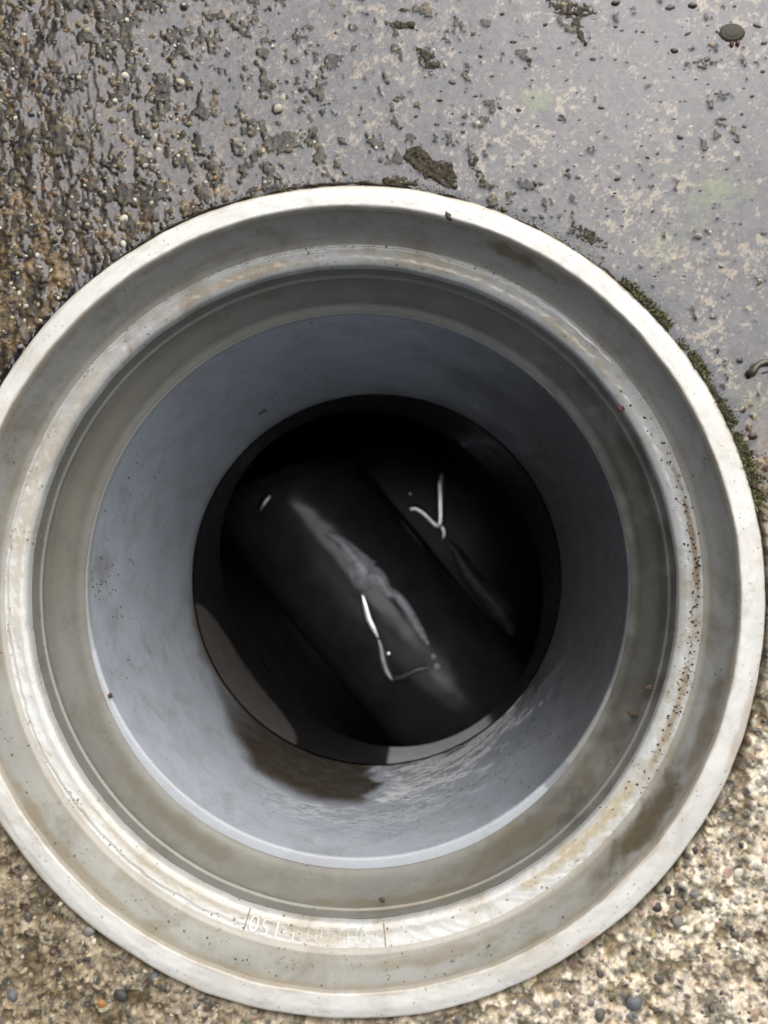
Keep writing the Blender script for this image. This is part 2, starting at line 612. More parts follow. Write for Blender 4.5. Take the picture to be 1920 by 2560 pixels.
# pebbles the photograph shows one by one: pixel, radius in mm
PH = [(90, 40, 1.3), (695, 272, 1.7), (1300, 50, 1.3), (1520, 395, 1.4), (1336, 488, 1.2), (1484, 495, 1.0), (968, 345, 1.6),
      (1322, 415, 1.5), (1072, 240, 1.2), (1360, 295, .9), (1075, 45, 1.0), (185, 540, 1.4), (905, 125, 1.4), (1590, 2510, 2.3),
      (1880, 2130, 1.4), (1815, 2090, 1.4), (1500, 2540, 1.6), (1645, 2270, 1.5), (1700, 2310, 1.7), (1560, 2390, 1.3),
      (1840, 2340, 1.5), (90, 2060, 1.6), (105, 2380, 1.6), (300, 2490, 1.8), (30, 2490, 1.9), (180, 2250, 1.6), (220, 2330, 1.4),
      (130, 2170, 1.3), (380, 2450, 1.5), (60, 2300, 1.5), (480, 2540, 1.4)]
for u, v, r in PH:
    p = at(u, v, -0.001)
    if math.hypot(p[0], p[1]) > 0.1085:
        spots.append((p[0], p[1], r * MM))
        taken.append(spots[-1])
tries = 0
while len(spots) < 300 and tries < 20000:
    tries += 1
    u, v = rng.uniform(0, 1920), rng.uniform(0, 2560)
    p = at(u, v, -0.001)
    r = (0.62 + 0.70 * rng.random() ** 2) * MM
    if v < 1200 and u > 900 and rng.random() < 0.45:
        continue
    if math.hypot(p[0], p[1]) > 0.1085 and free_spot(p[0], p[1], r):
        spots.append((p[0], p[1], r))
        taken.append(spots[-1])
pst = np.zeros_like(g)
for k, (x, y, r) in enumerate(spots):
    o = link("pebble", variants[k % 8], parent=ground)
    up = 0.02 if y > 0 else 0.12
    o.location = (x, y, g_at(x, y) + r * (up - 0.30))
    o.rotation_euler = (rng.uniform(-.3, .3), rng.uniform(-.3, .3), rng.uniform(0, 6.28))
    o.scale = (r, r, r)
    i = int((x - XF0) / ST) + ix0
    j = int((y - YF0) / ST) + iy0
    n = int(r * 1.2 / ST) + 1
    xs, ys = X[j - n:j + n, i - n:i + n] - x, Y[j - n:j + n, i - n:i + n] - y
    if xs.size:
        top = o.location.z + r * 0.6 * np.sqrt(np.clip(1 - (xs ** 2 + ys ** 2) / (r * 0.95) ** 2, 0, 1))
        pst[j - n:j + n, i - n:i + n] = np.where(xs ** 2 + ys ** 2 < (r * 0.95) ** 2, top, 0)

# the small stones, joined
base = []
for s in range(6):
    pm = pebble_mesh("tmp", 100 + s, 1)
    base.append((np.array([v.co[:] for v in pm.vertices]), np.array([p.vertices[:] for p in pm.polygons])))
    bpy.data.meshes.remove(pm)
VV, FF, off = [], [], 0
for k in range(9000):
    x, y = rng.uniform(XF0, XF1), rng.uniform(YF0, YF1)
    if math.hypot(x, y) < 0.1085:
        continue
    if y > 0.0 and x > 0.0 and rng.random() < 0.35:
        continue
    r = (0.38 + 0.42 * rng.random() ** 1.6) * MM
    bv, bf = base[k % 6]
    a = rng.uniform(0, 6.28)
    R = np.array([[math.cos(a), -math.sin(a), 0], [math.sin(a), math.cos(a), 0], [0, 0, 1]])
    VV.append(bv @ R.T * r + np.array([x, y, g_at(x, y) - r * 0.15]))
    FF.append(bf + off)
    off += len(bv)
me = mesh_np("fine_aggregate", np.concatenate(VV), np.concatenate(FF))
tag(link("fine_aggregate", me, M_STONE_I, ground), kind='stuff')

# ------------------------------------------------------------------ the water lying on the concrete
top = np.maximum(g, np.where(pst < 0, pst, -1))
cling = -0.06 * MM
film = smax(wlev, top + cling, 0.13 * MM)
film = film + fbm(X, Y, 0.02, 95, 2) * 0.02 * MM
wet_here = (WET > -0.15) & (Rr > 0.1066) & (np.abs(X) < 0.5) & (np.abs(Y) < 0.5)
film_ok = wet_here & (film > g - 0.35 * MM)
Qw = Q[film_ok.ravel()[Q].all(1)]
Vw, Fw = compact(np.stack([X.ravel(), Y.ravel(), film.ravel()], -1), Qw)
me = mesh_np("puddle_water", Vw, Fw)
m, nt, N, L, b = node_mat("thin_water_film")
N.remove(b)
gl = N.new("ShaderNodeBsdfGlossy")
gl.inputs["Roughness"].default_value = 0.15
gl.inputs["Color"].default_value = (0.90, 0.92, 1, 1)
tr = N.new("ShaderNodeBsdfTransparent")
tr.inputs["Color"].default_value = (0.90, 0.88, 0.84, 1)
fr = N.new("ShaderNodeFresnel")
fr.inputs["IOR"].default_value = 1.67
mx = N.new("ShaderNodeMixShader")
L.new(fr.outputs[0], mx.inputs[0])
L.new(tr.outputs[0], mx.inputs[1])
L.new(gl.outputs[0], mx.inputs[2])
L.new(mx.outputs[0], N["Material Output"].inputs["Surface"])
M_FILM = m
tag(link("puddle_water", me, M_FILM), "thin sheet of standing water over the concrete above the drain", kind='structure')


# ------------------------------------------------------------------ turned parts
def fillet(pts, radii, n=4):
    out = []
    for i, p in enumerate(pts):
        p = np.array(p, float)
        r = radii[i]
        if i in (0, len(pts) - 1) or r <= 0:
            out.append(p)
            continue
        a, c = np.array(pts[i - 1], float) - p, np.array(pts[i + 1], float) - p
        la, lc = np.linalg.norm(a), np.linalg.norm(c)
        t = min(r, la * 0.45, lc * 0.45)
        p0, p1 = p + a / la * t, p + c / lc * t
        for k in range(n + 1):
            s = k / n
            out.append((1 - s) ** 2 * p0 + 2 * s * (1 - s) * p + s * s * p1)
    return out


def densify(pts, step):
    out = [pts[0]]
    for a, c in zip(pts[:-1], pts[1:]):
        n = max(1, int(np.linalg.norm(np.array(c) - np.array(a)) / step))
        for k in range(1, n + 1):
            out.append(np.array(a) + (np.array(c) - np.array(a)) * k / n)
    return out


def lathe(name, prof, nseg, mat, parent=None, warp=None, stain_shade=None, close=False):
    """prof in mm, from outside in; warp(ang, r, z) -> (r, z) in mm; stain(ang, r, z, x, y) -> (factor, rgb)"""
    P = np.array(prof)
    A = np.arange(nseg) / nseg * 2 * math.pi
    AA, RR = np.meshgrid(A, P[:, 0])
    _, ZZ = np.meshgrid(A, P[:, 1])
    if warp:
        RR, ZZ = warp(AA, RR, ZZ)
    Vx = np.stack([RR * np.cos(AA), RR * np.sin(AA), ZZ], -1) * MM
    n = len(P)
    id_ = np.arange(n * nseg).reshape(n, nseg)
    nx = np.roll(id_, -1, 1)
    rows = range(n) if close else range(n - 1)
    F = []
    for k in rows:
        k2 = (k + 1) % n
        F.append(np.stack([id_[k], id_[k2], nx[k2], nx[k]], -1))
    F = np.concatenate(F)
    me = mesh_np(name, Vx.reshape(-1, 3), F)
    if stain_shade:
        f, c = stain_shade(AA.ravel(), RR.ravel(), ZZ.ravel())
        attr_f(me, "stain_shade", f)
        attr_c(me, "stain_shade_col", c)
    return link(name, me, mat, parent)


def cnoise(A, Z, wl, seed, octs=3, r=90.0):
    """seamless noise round the ring: wl in mm"""
    return 0.6 * (fbm(np.cos(A) * r + Z * 0.73, np.sin(A) * r + Z * 0.41 + 500, wl, seed, octs)
                  + fbm(np.sin(A) * r - Z * 0.5, Z * 0.8 - np.cos(A) * r, wl, seed + 40, octs))


def adist(A, deg):
    return np.abs((np.degrees(A) - deg + 180) % 360 - 180)


def blob(A, P, deg, pos, da, dp, seed, wl=5):
    d = np.sqrt((adist(A, deg) / da) ** 2 + ((P - pos) / dp) ** 2)
    return sstep(1.1, 0.35, d + 0.45 * cnoise(A, P, wl, seed, 4))


fitting = bpy.data.objects.new("drain_fitting", None)
fitting.empty_display_size = 0.05
COL.objects.link(fitting)
tag(fitting, "round white and grey plastic drain fitting with open stepped mouth set in the wet concrete", "drain fitting")

NS = 1080


def rim_warp(A, R, Z):
    out = sstep(103.5, 106.8, R)
    inn = sstep(103.0, 100.4, R)
    R = R + out * (0.30 * cnoise(A, 0 * Z, 16, 5) + 0.10 * cnoise(A, 0 * Z, 4, 6)) + inn * (0.20 * cnoise(A, 0 * Z, 9, 7, 4))
    topm = sstep(-1.0, -0.2, Z)
    # water standing on the worn rim, with a wavy edge, on the upper left half
    edge = 104.4 + 0.9 * cnoise(A, 0 * Z, 14, 8, 3) + 0.35 * cnoise(A, 0 * Z, 3, 9, 2)
    side = sstep(112, 60, adist(A, 130))
    Z = Z + topm * side * 0.26 * sstep(edge + 0.28, edge - 0.28, R) * sstep(100.3, 101.0, R)
    Z = Z + topm * (0.10 * cnoise(A, R, 7, 10, 4) + 0.05 * cnoise(A, R * 3, 2.2, 12, 2))
    # slight outward fall of the worn edge
    Z = Z - topm * 0.5 * sstep(103.8, 106.6, R)
    return R, Z


BROWN = np.array([0.16, 0.115, 0.06])


def mixcols(parts, n):
    """[(factor, colour)] -> one factor and one colour per vertex"""
    f = np.zeros(n)
    c = np.zeros((n, 3)) + BROWN
    for fac, col in parts:
        c = np.where((fac > f)[:, None], np.array(col), c)
        f = np.maximum(f, fac)
    return f, c


def rim_stain(A, R, Z):
    p = [(sstep(105.4, 106.7, R + 0.8 * cnoise(A, R, 7, 60, 3)) * 0.6 * sstep(150, 90, adist(A, 130)), (0.36, 0.29, 0.19)),
         (sstep(101.2, 100.5, R + 0.5 * cnoise(A, R, 4, 61, 3)) * 0.55, (0.30, 0.23, 0.14)),
         (blob(A, R, -20, 106, 12, 1.6, 62) * 0.5, (0.34, 0.25, 0.17)),
         (blob(A, R, -55, 105.8, 3, 1.0, 63) * 0.6, (0.45, 0.27, 0.16))]
    return mixcols(p, len(A))


prof = fillet([(106.8, -14), (106.8, 0), (100.5, 0), (100.3, -1.6)], [0, 0.9, 0.5, 0], 5)
lathe("rim", densify(prof, 0.35), NS, M_RIM, fitting, rim_warp, rim_stain)


def wall_warp(A, R, Z):
    e = sstep(-4, -1.6, Z)
    R = R + e * (0.20 * cnoise(A, 0 * Z, 9, 7, 4)) + 0.06 * cnoise(A, Z, 12, 14, 3)
    return R, Z


def wall_stain(A, R, Z):
    p = [(blob(A, Z, 62, -5.0, 7, 3.2, 64, 4), (0.20, 0.155, 0.09)),
         (blob(A, Z, 112, -9.5, 12, 1.6, 65, 4) * 0.6, (0.25, 0.19, 0.11)),
         (blob(A, Z, -38, -8, 12, 5, 66, 5) * 0.95, (0.115, 0.09, 0.05)),
         (blob(A, Z, -20, -5, 10, 4, 67, 5) * 0.7, (0.17, 0.13, 0.08)),
         (blob(A, Z, -75, -9, 22, 2.6, 68, 5) * 0.55, (0.23, 0.18, 0.11)),
         (blob(A, Z, -135, -3, 26, 2.6, 69, 5) * 0.65, (0.25, 0.20, 0.12)),
         (sstep(-4, -1.8, Z + 1.2 * cnoise(A, Z, 5, 70, 3)) * 0.45, (0.28, 0.21, 0.12)),
         (sstep(-9.5, -12.2, Z + 1.2 * cnoise(A, Z, 6, 71, 3)) * 0.35, (0.26, 0.21, 0.14))]
    return mixcols(p, len(A))


prof = fillet([(100.3, -1.6), (98.6, -9), (97.3, -12.3), (96.0, -12.9)], [0, 4, 1.0, 0], 4)
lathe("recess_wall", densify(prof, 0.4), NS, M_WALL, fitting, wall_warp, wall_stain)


def ledge_warp(A, R, Z):
    # a bead of water lies on the ledge with a wavy edge, everywhere but on the right
    edge = 95.0 + 0.45 * cnoise(A, 0 * Z, 13, 15, 3) + 0.22 * cnoise(A, 0 * Z, 2.6, 16, 2)
    side = sstep(120, 80, adist(A, 150))
    Z = Z + side * 0.36 * sstep(edge + 0.25, edge - 0.25, R) * sstep(90.2, 90.8, R)
    Z = Z + 0.06 * cnoise(A, R, 5, 17, 4) + 0.03 * cnoise(A, R * 2, 1.6, 18, 2)
    R = R + sstep(91.4, 90.4, R) * 0.12 * cnoise(A, 0 * Z, 7, 19, 3)
    return R, Z


def ledge_stain(A, R, Z):
    p = [(blob(A, R, 108, 92.6, 14, 1.5, 72, 3) * 0.7, (0.36, 0.27, 0.15)),
         (blob(A, R, 75, 93, 18, 2.0, 73, 3) * 0.45, (0.40, 0.31, 0.19)),
         (blob(A, R, 48, 92.4, 12, 1.4, 74, 3) * 0.6, (0.38, 0.29, 0.17)),
         (blob(A, R, 6, 94.6, 16, 1.0, 75, 3) * 0.9, (0.22, 0.15, 0.07)),
         (blob(A, R, -22, 94.2, 14, 1.1, 76, 2.5) * 0.8, (0.26, 0.19, 0.10)),
         (blob(A, R, -48, 92.6, 16, 2.2, 77, 3) * 0.7, (0.36, 0.28, 0.15)),
         (blob(A, R, -120, 92.5, 24, 2.2, 78, 4) * 0.6, (0.36, 0.31, 0.22)),
         (blob(A, R, -96, 93.2, 15, 2.4, 178, 4) * 0.75, (0.34, 0.29, 0.215)),
         (blob(A, R, 165, 93, 30, 2.2, 79, 4) * 0.35, (0.42, 0.34, 0.22))]
    return mixcols(p, len(A))


prof = fillet([(96.0, -12.9), (93.2, -13.7), (91.6, -14.0), (90.45, -14.9), (90.2, -16.5)], [0, 0.8, 0.6, 0.6, 0], 5)
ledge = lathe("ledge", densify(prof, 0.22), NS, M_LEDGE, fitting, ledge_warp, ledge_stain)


def bore_stain(A, R, Z):
    s = np.degrees(A)
    p = [(blob(A, Z, -128, -30, 22, 4.5, 82, 6) * 0.55, (0.16, 0.135, 0.09)),
         (blob(A, Z, -80, -22, 30, 3.2, 83, 6) * 0.7, (0.17, 0.145, 0.10)),
         (blob(A, Z, -55, -28, 24, 7.5, 84, 6) * 0.85, (0.15, 0.13, 0.09)),
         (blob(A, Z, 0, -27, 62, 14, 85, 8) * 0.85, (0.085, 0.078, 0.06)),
         (blob(A, Z, 150, -27, 40, 8, 86, 9) * 0.5, (0.25, 0.225, 0.17)),
         (sstep(-22.6, -20.8, Z + 0.5 * cnoise(A, Z, 6, 87, 3)) * sstep(-20.2, -20.8, Z) * 0.7, (0.13, 0.12, 0.10))]
    return mixcols(p, len(A))


def bore_warp(A, R, Z):
    # the pipe is pushed against the far side: its end shows as a ledge only on the near side
    want = 82.6 + PY * np.sin(A) + 0.55 + 2.5 * sstep(95, 15, adist(A, -97))
    low = sstep(-24, -34, Z) * (R < 95)
    R = R + low * (want - 84.9)
    return R + 0.05 * cnoise(A, Z, 10, 20, 3) * (R < 95), Z


PY = 1.2          # the pipe sits a little off the middle of the fitting
prof = fillet([(90.2, -16.5), (89.9, -20.4), (89.25, -20.7), (86.6, -33.5), (84.9, -35.6), (84.9, -48), (108, -48), (106.8, -14)],
              [0, 0.3, 0.2, 3, 0.6, 0, 0, 0], 4)
dense = densify([p for p in prof if p[0] < 91 and p[1] > -37], 0.5) + [np.array([84.9, -48]), np.array([106.8, -48]), np.array([106.8, -14])]
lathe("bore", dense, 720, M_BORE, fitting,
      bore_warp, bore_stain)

# ---- raised marks on the ledge, read from outside the ring: 150 and a row of worn characters
BARS = {'dash': [(0, 2.0, 1.1, 2.5)], 'tick': [(0.2, 0.4, 0.7, 4.2), (0.7, 2.0, 1.4, 2.5)],
        'box': [(0, 0, .45, 4), (2.0, 0, 2.45, 4), (.45, 0, 2.0, .45), (.45, 3.55, 2.0, 4)],
        'gate': [(0, 0, .45, 4), (2.2, 0, 2.65, 4), (.45, 1.8, 2.2, 2.2), (.45, 3.55, 2.2, 4), (.45, 0, 2.2, .4)],
        'bar': [(0, 0, .5, 3.8)], 'hook': [(0, 0, .45, 3.2), (.45, 1.7, 1.1, 2.1)],
        'small': [(0, .8, .4, 3), (1.3, .8, 1.7, 3), (.4, .8, 1.3, 1.2), (.4, 2.6, 1.3, 3)],
        'tee': [(0, 0, .5, 2.6), (1.5, 0.6, 1.95, 3.2)]}


def ledge_z(r):
    return -13.7 - (93.2 - r) * 0.19 if r < 93.2 else -13.7 + (r - 93.2) * 0.286


def bend_to_ledge(me, u, r0, h):
    """wrap a flat mark (mm, extruded z) on the ledge: x runs towards picture left, y outward"""
    p = at(u, 2338, -0.0138)
    th = math.atan2(p[1], p[0])
    for v in me.vertices:
        r = r0 + v.co.y
        a = th - v.co.x / 93.0
        v.co = Vector((r * math.cos(a), r * math.sin(a), ledge_z(r) + 0.02 + (h if v.co.z > 0.01 else -0.4))) * MM


def bars_mesh(bars):
    bm = bmesh.new()
    for x0, y0, x1, y1 in bars:
        n = max(1, int((y1 - y0) / 0.6))
        w = x1 - x0
        for k in range(n):
            a0, a1 = y0 + (y1 - y0) * k / n, y0 + (y1 - y0) * (k + 1) / n
            mtx = Matrix.Translation(((x0 + x1) / 2, (a0 + a1) / 2, 0.2)) @ Matrix.Diagonal((w, a1 - a0, 0.4, 1))
            bmesh.ops.create_cube(bm, size=1, matrix=mtx)
    bmesh.ops.remove_doubles(bm, verts=bm.verts, dist=1e-4)
    me = bpy.data.meshes.new("raised_mark")
    bm.to_mesh(me)
    bm.free()
    return me


def glyph_mesh(ch, size):
    cu = bpy.data.curves.new("glyph", 'FONT')
    cu.body = ch
    cu.size = size
    cu.extrude = 0.2
    cu.resolution_u = 3
    ob = bpy.data.objects.new("glyph", cu)
    COL.objects.link(ob)
    dg = bpy.context.evaluated_depsgraph_get()
    me = bpy.data.meshes.new_from_object(ob.evaluated_get(dg))
    xs = [v.co.x for v in me.vertices]
    for v in me.vertices:
        v.co.x -= (min(xs) + max(xs)) / 2
        v.co.z = 0.4 if v.co.z > 0 else 0.0
    bpy.data.objects.remove(ob)
    bpy.data.curves.remove(cu)
    return me


for ch, u in (('0', 628), ('5', 660), ('1', 690)):
    me = glyph_mesh(ch, 5.9)
    bend_to_ledge(me, u, 90.9 + 0.6, 0.42)
    me.materials.clear()
    link("raised_digit", me, M_RIM, ledge)
for kind, u in (('dash', 716), ('tick', 738), ('hook', 772), ('tee', 806), ('box', 850), ('gate', 893), ('bar', 905), ('small', 944)):
    me = bars_mesh(BARS[kind])
    bend_to_ledge(me, u, 91.5, 0.22)
    link("raised_mark", me, M_LEDGE, ledge)
for u in (606, 962):                         # the two seams of the marked plate
    me = bars_mesh([(-.14, -.6, .14, 4.6)])
    bend_to_ledge(me, u, 91.4, 0.10)
    link("plate_seam", me, M_SEAM, ledge)

# ------------------------------------------------------------------ the shaft pipe


def pipe_stain_shade(A, R, Z):
    lipz = sstep(-37.2, -36.0, Z) * sstep(35, 75, adist(A, -105))
    cut = sstep(-86, -91, np.degrees(np.where(A > math.pi, A - 2 * math.pi, A)) + 3.5 * cnoise(A, Z, 7, 97, 4))
    pits = sstep(0.30, 0.05, cnoise(A, Z * 2.2, 3.0, 181, 3, 82))
    Zn = Z + 5 * cnoise(A, Z, 16, 90, 3)
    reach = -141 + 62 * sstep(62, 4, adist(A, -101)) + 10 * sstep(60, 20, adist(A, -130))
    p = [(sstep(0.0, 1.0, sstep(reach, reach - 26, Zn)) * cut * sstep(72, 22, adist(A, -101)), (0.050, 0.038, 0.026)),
         (sstep(86.0, 83.4, R) * 0 + lipz * 0.9, (0.17, 0.165, 0.15)),
         (sstep(-37.2, -36.0, Z) * 0.6, (0.30, 0.31, 0.325)),
         (sstep(85, 25, adist(A, 8) + 9 * cnoise(A, Z, 22, 191, 4)) * 0.95, (0.088, 0.088, 0.086)),  # shade on the right wall put into the colour
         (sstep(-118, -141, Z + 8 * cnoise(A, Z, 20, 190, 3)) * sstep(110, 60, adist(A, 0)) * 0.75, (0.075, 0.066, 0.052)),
         (sstep(0.1, 0.6, blob(A, Z, -66, -140, 30, 62, 182, 12)) * (1 - cut) * pits, (0.80, 0.81, 0.84)),
         (blob(A, Z, -92, -72, 30, 12, 183, 7) * pits * 0.6, (0.60, 0.62, 0.66)),
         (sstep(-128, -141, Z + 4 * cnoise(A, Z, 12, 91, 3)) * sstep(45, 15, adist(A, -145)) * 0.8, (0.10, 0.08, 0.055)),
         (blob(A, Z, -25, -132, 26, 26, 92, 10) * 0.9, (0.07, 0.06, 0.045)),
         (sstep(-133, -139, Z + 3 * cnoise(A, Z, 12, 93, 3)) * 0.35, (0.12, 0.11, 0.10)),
         (blob(A, Z, 178, -45, 5, 7, 94, 5) * 0.35, (0.17, 0.13, 0.09))]
    return mixcols(p, len(A))


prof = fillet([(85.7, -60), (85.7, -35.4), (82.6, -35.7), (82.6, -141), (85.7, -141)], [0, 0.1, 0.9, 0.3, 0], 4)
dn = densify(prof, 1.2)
pipe = lathe("shaft_pipe", dn, 540, M_PIPE, None, lambda A, R, Z: (R + 0.06 * cnoise(A, Z * 0.3, 25, 21, 2), Z), pipe_stain_shade, True)
pipe.location = (0, PY * MM, 0)
pv = np.array([q.co[:] for q in pipe.data.vertices]) / MM
pa_ = np.arctan2(pv[:, 1], pv[:, 0])
pa_ = np.where(pa_ < 0, pa_ + 2 * math.pi, pa_)
wv = blob(pa_, pv[:, 2], -62, -108, 34, 46, 98, 10)
wv = np.maximum(wv, blob(pa_, pv[:, 2], -95, -72, 26, 22, 99, 9))
deg_ = np.degrees(np.where(pa_ > math.pi, pa_ - 2 * math.pi, pa_))
wv = wv * np.maximum(sstep(-94, -86, deg_), sstep(-84, -74, pv[:, 2]))
attr_f(pipe.data, "wet", wv)
tag(pipe, "smooth blue-grey plastic pipe going down inside the drain fitting", "pipe")

# ------------------------------------------------------------------ the tee at the foot of the shaft
DX, DY = 0.616, -0.787                        # the lower pipe runs from upper left to lower right
R2, ZA, RS = 86.7, -246.0, 82.0
tee = bpy.data.objects.new("tee_fitting", None)
tee.empty_display_size = 0.05
COL.objects.link(tee)
tee.location = (0, PY * MM, ZA * MM)
tag(tee, "dark wet pipe junction at the bottom of the grey pipe", "pipe fitting")
ANG_D = math.atan2(DY, DX)


def saddle_warp(A, R, Z):
    s = RS * np.sin(A - ANG_D)
    zb = ZA + np.sqrt(R2 ** 2 - s ** 2)
    t = (Z + 141.4) / (-241.4 + 141.4)
    return R, -141.4 + (zb - 0.5 + 141.4) * t - ZA


def tee_stain(A, R, Z):
    Zw = Z + ZA
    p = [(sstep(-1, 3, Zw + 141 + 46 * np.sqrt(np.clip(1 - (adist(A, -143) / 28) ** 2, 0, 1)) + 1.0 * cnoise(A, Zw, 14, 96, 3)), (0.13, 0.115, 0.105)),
         (sstep(0.3, 0.8, sstep(-88, -84, np.degrees(A) - 360) * sstep(-46, -56, np.degrees(A) - 360)), (0.62, 0.63, 0.66))]
    return mixcols(p, len(A))


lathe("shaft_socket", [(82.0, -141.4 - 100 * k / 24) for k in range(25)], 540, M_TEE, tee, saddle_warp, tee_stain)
# the run of the tee: a cylinder along (DX, DY), open under the shaft
nl, na = 121, 144
Lx = np.linspace(-320, 320, nl)
Aa = np.linspace(0, 2 * math.pi, na, endpoint=False)
LL, AN = np.meshgrid(Lx, Aa)
S, Zr = R2 * np.sin(AN), R2 * np.cos(AN)
Vt = np.stack([LL * DX - S * DY, LL * DY + S * DX, Zr], -1).reshape(-1, 3) * MM
idt = np.arange(na * nl).reshape(na, nl)
nx = np.roll(idt, -1, 0)
Ft = np.stack([idt[:, :-1], idt[:, 1:], nx[:, 1:], nx[:, :-1]], -1).reshape(-1, 4)
inside = ((LL ** 2 + S ** 2 < 86 ** 2) & (Zr > 0)).ravel()
Ft = Ft[~inside[Ft].any(1)]
me = mesh_np("run_pipe", Vt, Ft)
attr_f(me, "stain_shade", np.zeros(len(Vt)))
attr_c(me, "stain_shade_col", np.zeros((len(Vt), 3)))
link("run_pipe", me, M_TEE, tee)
for sgn in (-1, 1):
    ring = np.stack([sgn * 320 * DX - R2 * np.sin(Aa) * DY, sgn * 320 * DY + R2 * np.sin(Aa) * DX, R2 * np.cos(Aa)], -1) * MM
    me = mesh_np("end_cap", ring, [list(range(na))], False)
    link("end_cap", me, M_MUD, tee)

# ---- water in the run, and the tube shape built for its soft reflections
ZW = -0.2780
half = math.sqrt(R2 ** 2 - (ZW / MM - ZA) ** 2) - 0.3
nL, nS = 120, 40
l_, s_ = np.meshgrid(np.linspace(-318, 318, nL), np.linspace(-half, half, nS))
Vq = np.stack([(l_ * DX - s_ * DY) * MM, (l_ * DY + s_ * DX + PY) * MM, np.full_like(l_, ZW) + 0.00012 * fbm(l_, s_, 22, 120, 3)], -1).reshape(-1, 3)
iq = np.arange(nL * nS).reshape(nS, nL)
Fq = np.stack([iq[:-1, :-1], iq[:-1, 1:], iq[1:, 1:], iq[1:, :-1]], -1).reshape(-1, 4)
me = mesh_np("drain_water", Vq, Fq)
m, nt, N, L, b = node_mat("black_drain_water")
b.inputs["Base Color"].default_value = (0.0035, 0.0037, 0.0045, 1)
b.inputs["Roughness"].default_value = 0.22
b.inputs["Specular IOR Level"].default_value = 0.12
b.inputs["IOR"].default_value = 1.33
n = noise_node(nt, 90, 3, 0.5, coords(nt))
bump(nt, n.outputs[0], 0.1, 0.0005, b)
tag(link("drain_water", me, m), "still black water at the bottom of the drain", kind='structure')

# a dark tube shape stands in for soft reflections in the water, its upper left end cut askew and its other end domed
RT, ZT = 0.049, -0.2850
pa, pb = at(605 * 1920 / 1659, 1048 * 1920 / 1659, ZT), at(980 * 1920 / 1659, 1505 * 1920 / 1659, ZT)
e = (pb - pa)[:2]
LT = np.linalg.norm(e)
e = e / LT
nrm = np.array([-e[1], e[0]])                 # points to the upper right
LT += 0.012
nu, nv = 90, 140
t_, p_ = np.meshgrid(np.linspace(0, 1, nu), np.linspace(0, 2 * math.pi, nv, endpoint=False))
DOME = 0.034
ul = t_ * (LT + DOME)
rr_ = RT * np.sqrt(np.clip(1 - np.clip((ul - LT) / DOME, 0, 1) ** 2, 0, 1))
rr_ = rr_ * (1 - 0.09 * sstep(0.010, 0.0, ul))
wl_, zl_ = rr_ * np.sin(p_), rr_ * np.cos(p_)
ul = ul + 0.30 * wl_ * sstep(0.06, 0.0, ul) + 0.0
wob = 1 + 0.018 * fbm(ul + 3, wl_ * 1.3, 0.035, 230, 3)
Vs = np.stack([pa[0] + ul * e[0] + wl_ * wob * nrm[0], pa[1] + ul * e[1] + wl_ * wob * nrm[1], ZT + zl_ * wob], -1).reshape(-1, 3)
iq = np.arange(nu * nv).reshape(nv, nu)
nq = np.roll(iq, -1, 0)
Fs = np.stack([iq[:, :-1], nq[:, :-1], nq[:, 1:], iq[:, 1:]], -1).reshape(-1, 4)
me = mesh_np("reflection_tube", Vs, Fs)
me.flip_normals()
tube_o = link("reflection_tube", me, M_REFL_TUBE)
tag(tube_o, "dark glossy tube shape built diagonally for the soft reflections in the black water at the bottom of the drain", "tube")
cap = mesh_np("end_face", Vs.reshape(nv, nu, 3)[:, 0], [list(range(nv))], False)
link("end_face", cap, M_MUD, tube_o)


def tube_z(x, y):
    d = np.array([x, y]) - pa[:2]
    uu, ww = d @ e, d @ nrm
    if -0.005 < uu < LT + 0.01 and abs(ww) < RT * 0.98:
        return max(ZW, ZT + math.sqrt(RT ** 2 - ww ** 2) * 1.01)
    return ZW


def ribbon(name, pts, widths, mat, lift=0.0010, dome=0.09):
    """a reflection built as a flat strip on the water or tube shape: pixel path and half widths in pixels, domed in section"""
    P = []
    for u, v in pts:
        p = at(u, v, ZW)
        for _ in range(3):
            z = tube_z(p[0], p[1])
            p = at(u, v, z + lift)
        P.append(p)
    P = np.array(P)
    # smooth path
    T = np.arange(len(P))
    tt = np.linspace(0, len(P) - 1, (len(P) - 1) * 8 + 1)

    def cr(arr):
        out = []
        for t in tt:
            i = min(int(t), len(arr) - 2)
            f = t - i
            p0, p1, p2, p3 = arr[max(i - 1, 0)], arr[i], arr[i + 1], arr[min(i + 2, len(arr) - 1)]
            out.append(0.5 * (2 * p1 + (p2 - p0) * f + (2 * p0 - 5 * p1 + 4 * p2 - p3) * f * f + (3 * p1 - p0 - 3 * p2 + p3) * f ** 3))
        return np.array(out)
    C = cr(P)
    W = np.interp(tt, T, widths) * 0.72 / FPX
    tan = np.gradient(C, axis=0)
    side = np.stack([-tan[:, 1], tan[:, 0], 0 * tan[:, 0]], -1)
    side /= np.linalg.norm(side, axis=1)[:, None] + 1e-12
    rows = []
    for k, (o, h) in enumerate(((-1, -0.3), (-0.95, 0.0), (0, dome), (0.95, 0.0), (1, -0.3))):
        q = C + side * (W * o)[:, None]
        q[:, 2] += W * h - 0.11 * W * o * (side[:, 0] * math.cos(SUN_AZ) + side[:, 1] * math.sin(SUN_AZ))  # tilted to the sun so the built reflection brightens
        rows.append(q)
    n = len(C)
    Vr = np.concatenate(rows)
    ir = np.arange(5 * n).reshape(5, n)
    F = np.stack([ir[:-1, :-1], ir[1:, :-1], ir[1:, 1:], ir[:-1, 1:]], -1).reshape(-1, 4)
    F = np.concatenate([F, np.stack([ir[4, :-1], ir[0, :-1], ir[0, 1:], ir[4, 1:]], -1)])
    return link(name, mesh_np(name, Vr, F), mat)


